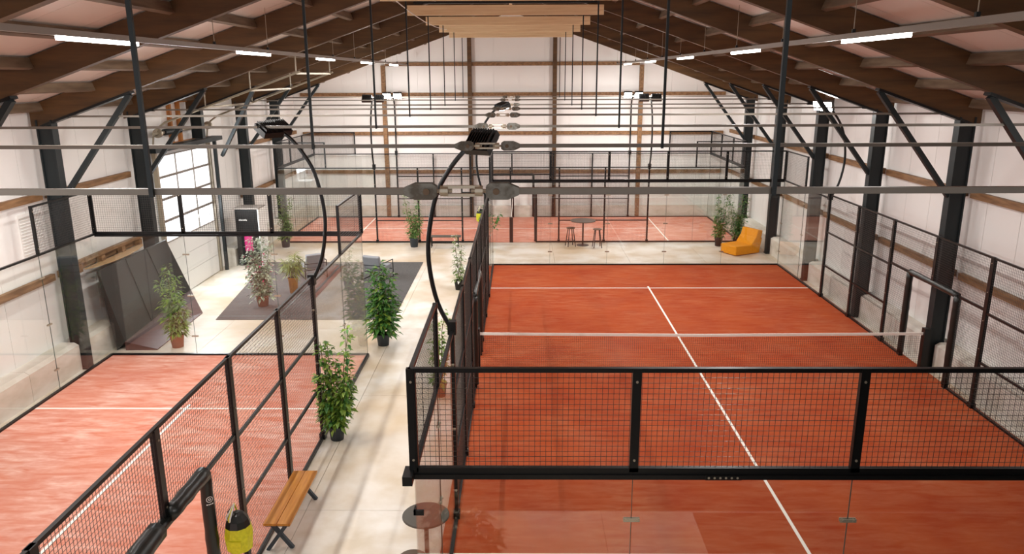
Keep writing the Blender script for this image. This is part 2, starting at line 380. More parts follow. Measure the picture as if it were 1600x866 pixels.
# ---------------------------------------------------------------- portal frames
ORD = ['nearest the camera, with the largest tie bar plates', 'second nearest the camera', 'third nearest the camera', 'fourth from the camera, by the net posts',
       'fifth from the camera', 'sixth from the camera', 'seventh from the camera', 'last before the far gable wall']
ZT = [5.79, 5.73, 5.70, 5.69, 5.66, 5.62, 5.65, 5.65]
for k, y in enumerate(FY):
    z = ZT[k]
    T = thing('portal_frame', 'steel portal frame with dark rafters, ' + ORD[k], 'portal frame', (XC, y, 0), 'portal frames carrying the roof')
    for s in (-1, 1):
        xi, xo = XC+s*HS, XC+s*(HS+0.34); a, b = min(xi, xo), max(xi, xo)
        cut = s < 0 and k == 5          # this column stops on the lintel over the sectional door
        c0 = 4.62 if cut else 0
        MB().box(a, a+0.03, y-0.11, y+0.11, c0, 5.62).box(b-0.03, b, y-0.11, y+0.11, c0, 5.62).box(a+0.03, b-0.03, y-0.012-0.06, y+0.012-0.06, c0, 5.62).build('column', M_STEEL, T)
        if cut:
            MB().box(a, b, DY0-0.9, DY1+0.22, 4.47, 4.6).build('lintel', M_STEEL, T)
            MB().box(a+0.02, a+0.12, DY1+0.14, DY1+0.24, 0, 4.47).build('jamb_post', M_STEEL, T)
        else: MB().box(a-0.02, b+0.02, y-0.13, y+0.13, 0, 0.03).build('base_plate', M_STEEL, T)
        # rafter
        x0, x1 = XC+s*(HS+0.45), XC
        q = [(x0, zb(x0)), (x1, zb(x1)), (x1, zb(x1)+RD), (x0, zb(x0)+RD)]
        MB().prism(q, 'y', y-0.08, y+0.08).build('rafter', M_GLULAM, T)
        # steel shoe under the eaves end
        xa, xb = XC+s*(HS+0.2), XC+s*(HS-1.75)
        MB().bar((xa, y, zb(xa)-0.025), (xb, y, zb(xb)-0.025), 0.2, 0.05, up=(0, 0, 1)).build('rafter_shoe', M_BLACK, T)
        # knee brace
        MB().bar((XC+s*(HS+0.02), DY1+0.14 if cut else y, 3.95), (XC+s*(HS-1.7), y, zb(XC+s*(HS-1.7))-0.05), 0.10, 0.12, up=(0, 1, 0)).build('brace', M_STEEL, T)
        # tie bar with forged end plate
        xp = XC+s*0.155
        MB().bar((XC+s*(HS-0.02), y, z), (XC+s*0.36, y, z), 0.04, 0.04).build('tie_bar', M_GALV, T)
        pl = [(xp, -0.030), (xp+s*.03, -0.052), (xp+s*.14, -0.052), (xp+s*.21, -0.022), (xp+s*.21, 0.022), (xp+s*.14, 0.052), (xp+s*.03, 0.052), (xp, 0.030)]
        pl = [(p[0], p[1]+z) for p in pl]
        MB().prism(pl, 'y', y-0.034, y-0.020).build('end_plate', M_PLATE, T)
        MB().prism(pl, 'y', y+0.020, y+0.034).build('end_plate', M_PLATE, T)
        MB().tube([(xp+s*.065, y-0.045, z), (xp+s*.065, y+0.045, z)], 0.021, 12).build('pin', M_PIN, T)
        MB().tube([(XC+s*0.06, y, z), (xp+s*0.08, y, z)], 0.013, 8).build('threaded_rod', M_ZINC, T)
        # eaves end fitting and hanger
        MB().box(min(XC+s*(HS-0.35), XC+s*HS), max(XC+s*(HS-0.35), XC+s*HS), y-0.035, y+0.035, z-0.035, z+0.035).build('end_fitting', M_BLACK, T)
        xh = XC+s*1.96
        MB().box(xh-0.014, xh+0.014, y-0.045, y-0.021, z-0.03, 8.15).build('hanger', M_STEEL, T)
    # turnbuckle body: two side bars and two nuts
    t = MB()
    for dz in (-0.026, 0.026): t.bar((XC-0.115, y, z+dz), (XC+0.115, y, z+dz), 0.03, 0.018)
    for sx in (-1, 1): t.tube([(XC+sx*0.085, y, z), (XC+sx*0.135, y, z)], 0.034, 10)
    t.build('turnbuckle', M_ZINC, T)
    MB().box(XC-2.46, XC+2.46, y-0.17, y-0.085, 7.96, 8.2).build('collar_beam', M_COLLAR, T)
    MB().box(XC-2.3, XC+2.3, y-0.16, y-0.09, 8.24, 8.29).build('ridge_strap', M_BLACK, T)
MB().box(XC-0.05, XC+0.05, YN, YF, zb(XC)+RD-0.3, zb(XC)+RD-0.02).build('trim_1', M_COLLAR, kind='structure')

# ---------------------------------------------------------------- light strips
for side, x, starts, lab in ((-1, -4.0, -3.2, 'long grey trunking with white tube lights under the roof slope on the glazed door side'),
                             (1, 5.2, 2.45, 'long grey trunking with white tube lights under the roof slope over the wide court')):
    T = thing('light_trunking', lab, 'light fitting', (x, 10, 7.0), 'suspended light trunking')
    zt = 6.93
    MB().box(x-0.035, x+0.035, -8, 28.5, zt, zt+0.07).build('trunking', M_TRUNK, T)
    y = starts
    while y < 28:
        lf = MB().box(x-0.03, x+0.03, y, y+1.75, zt-0.045, zt).build('luminaire', M_LED, T)
        area('tube_light', (x, y+0.87, zt-0.06), 0.08, 1.7, 105 if x < 0 else (112 if y > 4 else 25), (1.0, 0.97, 0.94), (0, 0, -1)).rotation_euler = (0, 0, 0)
        y += 5.45
    y = -7
    while y < 28.5:
        MB().tube([(x, y, zt+0.07), (x, y, zb(x)+RD)], 0.006, 4).build('suspension_wire', M_ZINC, T)
        MB().box(x-0.02, x+0.02, y-0.02, y+0.02, zt+0.07, zt+0.12).build('hook', M_STEEL, T)
        y += 2.73

# cable swag and duct under the ridge
pts = [(-1.6+0.0*t, 5+t*2.6, 8.25-0.35*math.sin(PI*min(1, t/8))) for t in range(9)]
tag(MB().tube(pts, 0.012, 5).build('cable', M_WHITE), 'pale cable swagging between the rafters beside the ridge', 'cable')

# ---------------------------------------------------------------- court building blocks
MESH = {}
def mesh_panel_mesh(w, h, pitch=0.05, t=0.0034):
    key = (round(w, 3), round(h, 3), pitch)
    if key in MESH: return MESH[key]
    v, f = [], []
    def wire(x0, x1, z0, z1, dy):
        k = len(v); a = t/2
        if x1-x0 > z1-z0:
            for x in (x0, x1): v.extend([(x, dy-a, z0-a), (x, dy+a, z0-a), (x, dy+a, z0+a), (x, dy-a, z0+a)])
        else:
            for z in (z0, z1): v.extend([(x0-a, dy-a, z), (x0+a, dy-a, z), (x0+a, dy+a, z), (x0-a, dy+a, z)])
        for j in range(4): f.append((k+j, k+(j+1) % 4, k+4+(j+1) % 4, k+4+j))
    n = max(1, round(w/pitch)); m = max(1, round(h/pitch))
    for i in range(n+1): x = w*i/n; wire(x, x, 0, h, 0)
    for i in range(m+1): z = h*i/m; wire(0, w, z, z, t)
    me = bpy.data.meshes.new('mesh_panel'); me.from_pydata(v, [], f); me.materials.append(M_WIRE); me.update()
    MESH[key] = me; return me
def mesh_panel(T, p, q, z0, z1):
    b = T.location; d = math.hypot(q[0]-p[0], q[1]-p[1])
    return link('mesh_panel', mesh_panel_mesh(d, z1-z0), None, T, (p[0]-b[0], p[1]-b[1], z0-b[2]), (0, 0, math.atan2(q[1]-p[1], q[0]-p[0])), kind='stuff')
def glass(T, p, q, z0, z1, clamps=(0.5, 1.5, 2.5)):
    p, q = Vector((*p, 0)), Vector((*q, 0)); d = (q-p).normalized(); g = 0.005
    m = MB().bar(p+d*g+Vector((0, 0, (z0+z1)/2)), q-d*g+Vector((0, 0, (z0+z1)/2)), 0.012, z1-z0)
    o = m.build('glass_pane', M_GLASS, T)
    nrm = Vector((-d.y, d.x, 0))
    if z0 < 1: MB().bar(q-d*0.003+Vector((0, 0, z0)), q-d*0.003+Vector((0, 0, z1)), 0.005, 0.014, up=tuple(nrm)).build('pane_edge', M_EDGE, o)
    for z in clamps:
        c = MB()
        for sgn in (-1, 1):
            c.bar(q-d*0.075+nrm*sgn*0.012+Vector((0, 0, z)), q+d*0.075+nrm*sgn*0.012+Vector((0, 0, z)), 0.008, 0.035)
        for e in (-0.05, 0.05):
            c.tube([q+d*e-nrm*0.024+Vector((0, 0, z)), q+d*e+nrm*0.024+Vector((0, 0, z))], 0.012, 8)
        c.build('glass_clamp', M_ZINC, o)
    return o
def post(T, x, y, z0, z1, w=0.10, dep=0.06, name='post', ax='x'):
    a, b = (w, dep) if ax == 'x' else (dep, w)
    o = MB().box(x-a/2, x+a/2, y-b/2, y+b/2, z0, z1).build(name, M_BLACK, T)
    if z0 < 0.1: MB().box(x-a/2-.02, x+a/2+.02, y-b/2-.02, y+b/2+.02, 0.0, 0.12).build('post_foot', M_BLACK, o)
    bt = MB()
    n = max(2, int((z1-z0)/0.45))
    for i in range(n):
        z = z0+0.12+(z1-z0-0.24)*i/(n-1)
        if ax == 'x': bt.tube([(x, y-b/2-0.008, z), (x, y+b/2+0.008, z)], 0.012, 6)
        else: bt.tube([(x-a/2-0.008, y, z), (x+a/2+0.008, y, z)], 0.012, 6)
    bt.build('bolts', M_ZINC, o, kind='stuff')
    return o
def rail(T, p, q, z, h=0.04, w=0.04, name='rail'):
    return MB().bar((*p, z), (*q, z), w, h).build(name, M_BLACK, T)
def pad(T, p, q, r=0.075, name='padding'):
    p, q = Vector(p), Vector(q); L = (q-p).length; n = max(4, int(L/0.12)); rnd = random.Random(int(L*100))
    pts = [p.lerp(q, i/n) for i in range(n+1)]
    return MB().tube(pts, [r*(0.92+0.16*rnd.random()) for _ in pts], 10).build(name, M_TARPB, T, smooth=True)
M_TARPB = mat('black_vinyl_padding', (24, 27, 25), 0.35)

def fence_long(T, A, U, n_in, g, length, mid=True):
    """long side of a court. A: corner, U: unit direction along, n_in: inward normal. g: glass panel length"""
    A, U, N = Vector(A), Vector(U), Vector(n_in)
    def P(s): return tuple(A+U*s)
    ax = 'y' if abs(U.y) > 0.5 else 'x'
    cen = length/2
    ss = [2*g, cen-4, cen-2, cen, cen+2, cen+4, length-2*g]
    # corner glass and upper mesh
    for a, b, c in ((0, g, 1), (g, 2*g, 2), (length-g, length, 1), (length-2*g, length-g, 2)):
        glass(T, P(a), P(b), 0.06, 2.97, (0.5, 1.5, 2.5))
        rail(T, P(a), P(b), 0.03, 0.06, 0.06, 'base_rail'); rail(T, P(a), P(b), 2.99, 0.04, 0.05)
        if c == 1:
            mesh_panel(T, P(a), P(b), 3.02, 3.96); rail(T, P(a), P(b), 3.98)
    for s in (0, g, length-g, length): post(T, *P(s), 3.0, 4.0, 0.06, 0.05, ax=ax)
    for s in ss:
        if s == cen: post(T, *P(s), 2.1, 3.09, ax=ax)
        else: post(T, *P(s), 0, 3.11, ax=ax)
    for a, b in zip(ss[:-1], ss[1:]):
        rail(T, P(a), P(b), 3.09)
        if a == cen or b == cen:
            mesh_panel(T, P(a), P(b), 2.08, 3.07); rail(T, P(a), P(b), 2.05, 0.05)
        else:
            mesh_panel(T, P(a), P(b), 0.06, 3.07)
            rail(T, P(a), P(b), 2.0); rail(T, P(a), P(b), 1.0); rail(T, P(a), P(b), 0.03, 0.06, name='base_rail')
    for s, e in ((cen-1, cen-2), (cen+1, cen+2)):
        a, b = sorted((s, e)); mesh_panel(T, P(a), P(b), 0.06, 2.02)
        rail(T, P(a), P(b), 0.03, 0.06, name='base_rail')
        post(T, *P(s), 0, 2.05, 0.06, 0.05, 'door_post', ax=ax); x, y = P(s)
        pad(T, (x, y, 0.1), (x, y, 2.05))
    a, b = P(cen-1), P(cen+1); pad(T, (*a, 2.06), (*b, 2.06), 0.07)
def fence_end(T, A, B, n, top=True, gap=None):
    A, B = Vector(A), Vector(B); ax = 'x' if abs((B-A).x) > abs((B-A).y) else 'y'
    P = [tuple(A.lerp(B, i/n)) for i in range(n+1)]
    for i in range(n):
        glass(T, P[i], P[i+1], 0.06, 2.94, (0.5, 1.5, 2.5) if i < n-1 else ())
        rail(T, P[i], P[i+1], 0.03, 0.06, 0.06, 'base_rail')
        rail(T, P[i], P[i+1], 3.01, 0.06, 0.05, 'beam'); rail(T, P[i], P[i+1], 2.955, 0.045, 0.08, 'beam')
        mesh_panel(T, P[i], P[i+1], 3.04, 3.96); rail(T, P[i], P[i+1], 3.985, 0.04, 0.045)
    for i in range(n+1):
        post(T, *P[i], 3.0, 4.0, 0.08, 0.05, ax=ax)
    return P

def flood_mast(x, y, d, lit, label, heads_dir, bow=1.0, power=90):
    """curved mast on top of a 3 m fence post. d: horizontal unit vector towards the court"""
    T = thing('floodlight_mast', label, 'floodlight', (x, y, 3.0), 'curved floodlight masts on the court fences')
    d = Vector((*d, 0)); b = Vector((x, y, 3.0))
    ctrl = [(0.0, 0), (-0.19*bow, 0.4), (-0.29*bow, 0.9), (-0.29*bow, 1.35), (-0.18*bow, 1.9), (0.0, 2.25), (0.2, 2.5), (0.38, 2.64)]
    pts = []
    for i in range(len(ctrl)-1):
        for t in range(4):
            p0 = ctrl[max(0, i-1)]; p1 = ctrl[i]; p2 = ctrl[i+1]; p3 = ctrl[min(len(ctrl)-1, i+2)]; u_ = t/4
            pts.append(tuple(0.5*((2*p1[j])+(-p0[j]+p2[j])*u_+(2*p0[j]-5*p1[j]+4*p2[j]-p3[j])*u_**2+(-p0[j]+3*p1[j]-3*p2[j]+p3[j])*u_**3) for j in (0, 1)))
    pts.append(ctrl[-1])
    MB().tube([b+d*p[0]+Vector((0, 0, p[1])) for p in pts], 0.032, 10).build('mast', M_BLACK, T, smooth=True)
    MB().box(x-0.06, x+0.06, y-0.06, y+0.06, 2.95, 3.14).build('mast_bracket', M_BLACK, T)
    side = Vector((-d.y, d.x, 0)); e = b+d*0.38+Vector((0, 0, 2.64))
    MB().bar(e-side*0.3, e+side*0.3, 0.05, 0.05).build('crossbar', M_BLACK, T)
    for s in (-1, 1):
        c = e+side*s*0.24+d*0.08; dn = (Vector(heads_dir)).normalized()
        q = dn.to_track_quat('-Z', 'Y').to_matrix()
        hv = MB(); w, h, t = 0.19, 0.15, 0.05
        vv = [c+q@Vector((sx*w, sy*h, sz*t)) for sz in (-1, 1) for sx, sy in ((-1, -1), (1, -1), (1, 1), (-1, 1))]
        hv.raw(vv, BF)
        for fi in range(-4, 5):
            vv = [c+q@Vector((fi*0.04+ax_*0.006, sy*h*0.9, t+sz*0.05)) for sz in (0, 1) for ax_, sy in ((-1, -1), (1, -1), (1, 1), (-1, 1))]
            hv.raw(vv, BF)
        hd = hv.build('lamp_head', M_BLACK, T)
        vv = [c+q@Vector((sx*w*0.88, sy*h*0.86, -t-0.004+sz*0.008)) for sz in (-1, 1) for sx, sy in ((-1, -1), (1, -1), (1, 1), (-1, 1))]
        MB().raw(vv, BF).build('lens', M_FLOOD, hd)
        area('flood_light', c+dn*0.08, 0.3, 0.25, power, (1, 0.97, 0.93), dn)
    return T

def net(T0, a, b, zc=0.88, ze=0.92, perp=(0, 1), label=''):
    a, b = Vector(a), Vector(b); L = (b-a).length; u_ = (b-a).normalized()
    T = thing('padel_net', label, 'net', ((a.x+b.x)/2, (a.y+b.y)/2, 0), 'padel nets')
    v, f = [], []; n = int(L/0.045); hgt = lambda s: zc+(ze-zc)*abs(2*s/L-1)
    B = T.location
    wire = MB(); t = 0.0035
    for i in range(n+1):
        s = L*i/n; p = a+u_*s; wire.bar((p.x, p.y, 0.02), (p.x, p.y, hgt(s)-0.05), t, t)
    for j in range(20):
        fr = j/19
        for h0, h1 in ((0, 0.5), (0.5, 1)):
            p, q = a.lerp(b, h0), a.lerp(b, h1)
            wire.bar((p.x, p.y, 0.02+(hgt(h0*L)-0.08)*fr), (q.x, q.y, 0.02+(hgt(h1*L)-0.08)*fr), t, t)
    wire.build('netting', M_WIRE, T, kind='stuff')
    tp = MB(); m_ = a.lerp(b, 0.5)
    tp.bar((a.x, a.y, ze-0.03), (m_.x, m_.y, zc-0.03), 0.02, 0.06); tp.bar((m_.x, m_.y, zc-0.03), (b.x, b.y, ze-0.03), 0.02, 0.06)
    tp.build('net_tape', M_LINE, T, label='white band along the top')
    for p in (a-u_*0.06, b+u_*0.06):
        MB().box(p.x-0.07, p.x+0.07, p.y-0.07, p.y+0.07, 0, 1.02).build('net_post', M_BLACK, T)
    return T

# ---------------------------------------------------------------- turf
def turf(x0, x1, y0, y1, m, label, lines):
    T = thing('artificial_turf', label, 'turf', ((x0+x1)/2, (y0+y1)/2, 0))
    MB().box(x0, x1, y0, y1, 0.002, 0.02).build('carpet', m, T)
    for a, b, c, d in lines: MB().box(a, b, c, d, 0.02, 0.024).build('court_line', M_LINE, T)
    return T
lw = 0.05
turf(-0.16, 10.1, -0.05, 20.0, M_TURF_R, 'deep terracotta artificial turf of the wide court with white lines',
     [(0, 10, 16.95-lw/2, 16.95+lw/2), (0, 10, 3.05-lw/2, 3.05+lw/2), (5-lw/2, 5+lw/2, 2.85, 3.05-lw/2), (5-lw/2, 5+lw/2, 3.05+lw/2, 16.95-lw/2), (5-lw/2, 5+lw/2, 16.95+lw/2, 17.15)])
LX0, LX1, LY1 = -8.86, -2.69, 10.98; LY0 = LY1-20.66; LYC = LY1-10.33
turf(LX0, LX1, LY0, LY1, M_TURF_L, 'sand-dusted terracotta turf of the narrow court, paled by painted lamp sheen, beside the black lean-to stack',
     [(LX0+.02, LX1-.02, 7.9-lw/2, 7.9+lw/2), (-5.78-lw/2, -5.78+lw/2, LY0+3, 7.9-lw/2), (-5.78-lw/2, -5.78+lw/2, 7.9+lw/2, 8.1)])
FX0, FX1, FY0, FY1 = -8.6, 9.75, 23.9, 29.5
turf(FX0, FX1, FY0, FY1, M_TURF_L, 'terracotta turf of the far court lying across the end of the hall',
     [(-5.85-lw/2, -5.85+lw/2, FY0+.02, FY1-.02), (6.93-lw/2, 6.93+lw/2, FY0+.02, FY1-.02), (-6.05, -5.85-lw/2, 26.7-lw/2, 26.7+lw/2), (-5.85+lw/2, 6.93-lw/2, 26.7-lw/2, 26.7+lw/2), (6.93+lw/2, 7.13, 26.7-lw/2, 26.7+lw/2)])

# ---------------------------------------------------------------- enclosures
T = thing('court_enclosure', 'black mesh and glass enclosure around the wide court, closest to the camera', 'court enclosure', (5, 10, 0), 'padel court enclosures')
P = fence_end(T, (0, 0), (10, 0), 5); fence_end(T, (0, 20), (10, 20), 5)
b = T.location
MB().box(-0.09, 0.0, -0.16, 0.05, 2.93, 3.02).build('corner_bracket', M_BLACK, T)
for z in (2.58, 1.5, 0.5): MB().box(-0.02, 0.075, -0.03, -0.008, z-0.025, z+0.025).box(-0.02, 0.0, -0.03, 0.06, z-0.025, z+0.025).build('corner_clamp', M_BLACK, T)
sp = MB()
for i in range(6): sp.tube([(2.68+0.052*i, -0.045, 2.953), (2.68+0.052*i, -0.02, 2.953)], 0.011, 8)
sp.build('splice_bolts', M_ZINC, T, kind='stuff')
MB().box(2.65, 2.98, -0.043, -0.038, 2.93, 2.976).build('splice_plate', M_BLACK, T)
for x in (0, 10): fence_long(T, (x, 0), (0, 1), (1 if x == 0 else -1, 0), 2.0, 20)
net(None, (0.05, 10), (9.95, 10), label='black padel net with white tape across the wide court')
flood_mast(0, 4, (1, 0), False, 'curved black floodlight mast rising in front of the camera beside the second tie bar', (0.45, 0.7, -0.8), power=13)
flood_mast(0, 16, (1, 0), False, 'thin curved floodlight mast at the far end of the wide court, aisle side', (0.25, 0.2, -1), power=28)
flood_mast(10, 16, (-1, 0), True, 'curved floodlight mast with lit lamps by the steel columns of the bare wall', (-0.8, -0.75, -0.5), power=25)

flood_mast(10, 4, (-1, 0), True, 'curved floodlight mast on the bare wall side of the wide court, gallery end', (-0.5, 0.2, -1), power=6)
T = thing('court_enclosure', 'black mesh and glass enclosure around the narrow court with sandy turf', 'court enclosure', ((LX0+LX1)/2, 1, 0), 'padel court enclosures')
fence_end(T, (LX0, LY1), (LX1, LY1), 3)
for x in (LX0, LX1): fence_long(T, (x, LY1), (0, -1), (1, 0), 2.165, 20.66)
flood_mast(LX1, LY1-4.33, (-1, 0), False, 'curved black floodlight mast between the narrow court and the aisle', (-0.5, 0.35, -1), power=42)
flood_mast(LX0, LY1-4.33, (1, 0), True, 'curved floodlight mast on the fence by the plinth wall, narrow court', (0.5, 0.1, -1), power=42)
flood_mast(LX1, LY1-16.33, (-1, 0), True, 'floodlight mast on the aisle fence of the narrow court, near the gallery', (-0.5, 0.3, -1), power=42)
# roll of netting bundled on the door lintel of the narrow court
pad(T, (LX1+0.05, LYC, 2.14), (LX1+0.05, LYC+0.85, 2.12), 0.09, 'bundled_net')
pad(T, (LX1+0.05, LYC-1.5, 2.10), (LX1+0.05, LYC-0.3, 2.13), 0.11, 'bundled_net')
# round white emblems on the padded door post
cx_, cy_ = LX1, LYC+1.0
for z in (1.75, 0.95):
    e = MB()
    n_ = 20
    for r0, r1 in ((0.030, 0.038), (0.008, 0.016)):
        k = []
        for j in range(n_):
            a = 2*PI*j/n_
            k.append((a, r0, r1))
        vv = []
        for a, r0_, r1_ in k:
            for rr in (r0_, r1_):
                # wrap onto the pad, facing the camera (towards +x, -y)
                du, dz = rr*math.cos(a), rr*math.sin(a); th = -0.9+du/0.085
                vv.append((cx_+0.088*math.cos(th), cy_+0.088*math.sin(th), z+dz))
        ff = [(2*j, 2*j+1, (2*j+3) % (2*n_), (2*j+2) % (2*n_)) for j in range(n_)]
        e.raw(vv, ff)
    for du0, du1 in ((-0.04, -0.025), (-0.018, -0.006), (0.0, 0.014), (0.02, 0.04)):
        t0, t1 = -0.9+du0/0.085, -0.9+du1/0.085
        e.raw([(cx_+0.088*math.cos(t0), cy_+0.088*math.sin(t0), z-0.07), (cx_+0.088*math.cos(t1), cy_+0.088*math.sin(t1), z-0.07),
               (cx_+0.088*math.cos(t1), cy_+0.088*math.sin(t1), z-0.055), (cx_+0.088*math.cos(t0), cy_+0.088*math.sin(t0), z-0.055)], [(0, 1, 2, 3)])
    e.build('emblem', M_WHITE, T, kind='stuff')

T = thing('court_enclosure', 'black mesh and glass enclosure of the far court across the hall end', 'court enclosure', (XC, 26.7, 0), 'padel court enclosures')
for x in (FX0, FX1): fence_end(T, (x, FY0), (x, FY1), 3)
for y in (FY0, FY1):
    L = FX1-FX0; A = Vector((FX0, y)); cen = L/2
    ss = [3.82, 5.52, 7.25, cen, 11.1, 12.9, 14.62]
    for a, b_, c in ((0, 1.91, 1), (1.91, 3.82, 0), (L-1.91, L, 1), (L-3.73, L-1.91, 0)):
        glass(T, (FX0+a, y), (FX0+b_, y), 0.06, 2.97, ()); rail(T, (FX0+a, y), (FX0+b_, y), 0.03, 0.06, name='base_rail'); rail(T, (FX0+a, y), (FX0+b_, y), 2.99)
        if c: mesh_panel(T, (FX0+a, y), (FX0+b_, y), 3.02, 3.96); rail(T, (FX0+a, y), (FX0+b_, y), 3.98)
    for s in (0, 1.91, L-1.91, L): post(T, FX0+s, y, 3.0, 4.0, 0.05, 0.05)
    for s in ss: post(T, FX0+s, y, 2.0 if s == cen else 0, 3.02, 0.06, 0.05)
    for a, b_ in zip(ss[:-1], ss[1:]):
        p, q = (FX0+a, y), (FX0+b_, y); rail(T, p, q, 3.0)
        if cen in (a, b_):
            mesh_panel(T, p, q, 2.05, 2.98); rail(T, p, q, 2.02, 0.05)
        else:
            mesh_panel(T, p, q, 0.06, 2.98); rail(T, p, q, 1.95); rail(T, p, q, 0.9); rail(T, p, q, 0.03, 0.06, name='base_rail')
    for s, e_ in ((cen-1.0, 7.25), (cen+1.0, 11.1)):
        p, q = sorted(((FX0+s, y), (FX0+e_, y))); mesh_panel(T, p, q, 0.06, 2.0); rail(T, p, q, 0.03, 0.06, name='base_rail')
        pad(T, (FX0+s, y, 0.05), (FX0+s, y, 2.02), 0.06)
    pad(T, (FX0+cen-1, y, 2.02), (FX0+cen+1, y, 2.02), 0.055)
net(None, (XC, FY0+0.1), (XC, FY1-0.1), label='padel net seen end-on between the door posts of the far court')
flood_mast(-4.78, FY0, (0, 1), False, 'unlit floodlight mast on the near fence of the far court, glazed door side', (0, 0.9, -0.7), power=50)
flood_mast(6.02, FY0, (0, 1), False, 'unlit floodlight mast on the near fence of the far court, bare wall side', (0, 0.9, -0.7), power=50)
flood_mast(-4.78, FY1, (0, -1), True, 'lit floodlight mast against the gable on the glazed door side', (0, -0.8, -0.55), 0.15, power=28)
flood_mast(6.02, FY1, (0, -1), True, 'lit floodlight mast against the gable on the bare wall side', (0, -0.8, -0.55), 0.15, power=28)

# ---------------------------------------------------------------- furniture
def bench(x0, x1, y0, y1, h, label, steel=M_POT, along='y'):
    T = thing('bench', label, 'bench', ((x0+x1)/2, (y0+y1)/2, 0), 'benches')
    xm, ym = (x0+x1)/2, (y0+y1)/2
    if along == 'y':
        MB().box(x0, xm-0.004, y0, y1, h-0.035, h).build('seat_board', M_BENCH, T, bevel=0.004)
        MB().box(xm+0.004, x1, y0, y1, h-0.035, h).build('seat_board', M_BENCH, T, bevel=0.004)
        for y in (y0+0.06, y1-0.15):
            MB().box(x0+0.02, x1-0.02, y-0.03, y+0.03, h-0.06, h-0.036).build('leg_plate', M_POT, T)
            MB().bar((x0+0.02, y, 0), (x1-0.08, y, h-0.06), 0.05, 0.05, up=(0, 1, 0)).build('leg', M_POT, T)
            MB().bar((x1-0.02, y+0.051, 0), (x0+0.08, y+0.051, h-0.06), 0.05, 0.05, up=(0, 1, 0)).build('leg', M_POT, T)
    else:
        MB().box(x0, x1, y0, ym-0.004, h-0.03, h).build('seat_board', M_TABLE, T); MB().box(x0, x1, ym+0.004, y1, h-0.03, h).build('seat_board', M_TABLE, T)
        for x in (x0+0.05, x1-0.12):
            for y in (y0+0.03, y1-0.03): MB().box(x-0.015, x+0.015, y-0.015, y+0.015, 0, h-0.03).build('leg', M_BLACK, T)
        MB().box(x0+0.05, x1-0.12, ym-0.01, ym+0.01, 0.15, 0.18).build('stretcher', M_BLACK, T)
    return T
bench(-2.63, -2.25, 3.12, 4.62, 0.45, 'orange oak bench with crossed dark legs in the aisle by the narrow court')
bench(-2.55, -1.35, 22.85, 23.2, 0.45, 'low dark bench in front of the far court fence', along='x')

def high_table(x, y, h, r, label):
    T = thing('high_table', label, 'table', (x, y, 0), 'round standing tables')
    MB().lathe((x, y, h-0.03), [(r-0.01, 0), (r, 0.008), (r, 0.022), (r-0.008, 0.03)], 36).build('table_top', M_TABLE, T)
    MB().lathe((x, y, 0.02), [(0.03, 0), (0.03, h-0.05)], 12).build('stem', M_BLACK, T)
    MB().lathe((x, y, 0), [(0.24, 0), (0.24, 0.012), (0.05, 0.03)], 24).build('base', M_BLACK, T)
def stool(x, y, h, label, rot=0, r=0.17):
    T = thing('bar_stool', label, 'stool', (x, y, 0), 'bar stools')
    MB().lathe((x, y, h-0.035), [(r-0.01, 0), (r, 0.01), (r, 0.028), (r-0.012, 0.035)], 24).build('seat', M_SEAT, T)
    P4 = []
    for k in range(4):
        a = rot+PI/4+k*PI/2; c, s = math.cos(a), math.sin(a)
        MB().bar((x+c*0.22, y+s*0.22, 0), (x+c*0.11, y+s*0.11, h-0.035), 0.025, 0.025).build('leg', M_BLACK, T); P4.append((x+c*0.19, y+s*0.19, 0.24))
    m_ = MB()
    for k in range(4): m_.bar(P4[k], P4[(k+1) % 4], 0.015, 0.015)
    m_.build('footrest', M_BLACK, T)
high_table(3.42, 23.35, 1.0, 0.5, 'round dark standing table in front of the far court')
stool(2.93, 23.2, 0.74, 'bar stool beside the far standing table, nearer the court doorway', 0.3)
stool(3.95, 22.95, 0.74, 'bar stool beside the far standing table, nearer the ochre lounge chair', 0.1)
high_table(-0.24, 2.36, 1.08, 0.3, 'round dark standing table half behind the glass at the aisle corner')
stool(-0.33, 1.72, 0.9, 'bar stool at the bottom frame edge by the glass corner of the wide court', 0.2)

# orange lounge chair
lx, ly = 9.25, 22.0
T = thing('lounge_chair', 'ochre yellow upholstered low lounge chair by the wall', 'armchair', (lx, ly, 0))
def orient(v, a=math.radians(-62)):
    c, s = math.cos(a), math.sin(a); return (lx+v[0]*c-v[1]*s, ly+v[0]*s+v[1]*c, v[2])
def soft(name, prof, w, m_, T, orient, x_off=0):
    mb = MB().prism([(p[0], p[1]) for p in prof], 'x', -w/2+x_off, w/2+x_off)
    mb.v = [orient(v) for v in mb.v]
    o = mb.build(name, m_, T, smooth=False, bevel=0.035); o.modifiers['bevel'].segments = 4; return o
soft('seat', [(-0.62, 0.02), (0.35, 0.02), (0.42, 0.4), (0.1, 0.36), (-0.62, 0.36)], 0.82, M_SOFA, T, orient)
soft('backrest', [(0.12, 0.35), (0.44, 0.38), (0.62, 0.62), (0.34, 0.64)], 0.82, M_SOFA, T, orient)
soft('headrest', [(0.34, 0.6), (0.62, 0.6), (0.66, 0.86), (0.42, 0.9)], 0.82, M_SOFA, T, orient)
soft('back_base', [(0.3, 0.02), (0.56, 0.02), (0.66, 0.6), (0.42, 0.42)], 0.82, M_SOFA, T, orient)

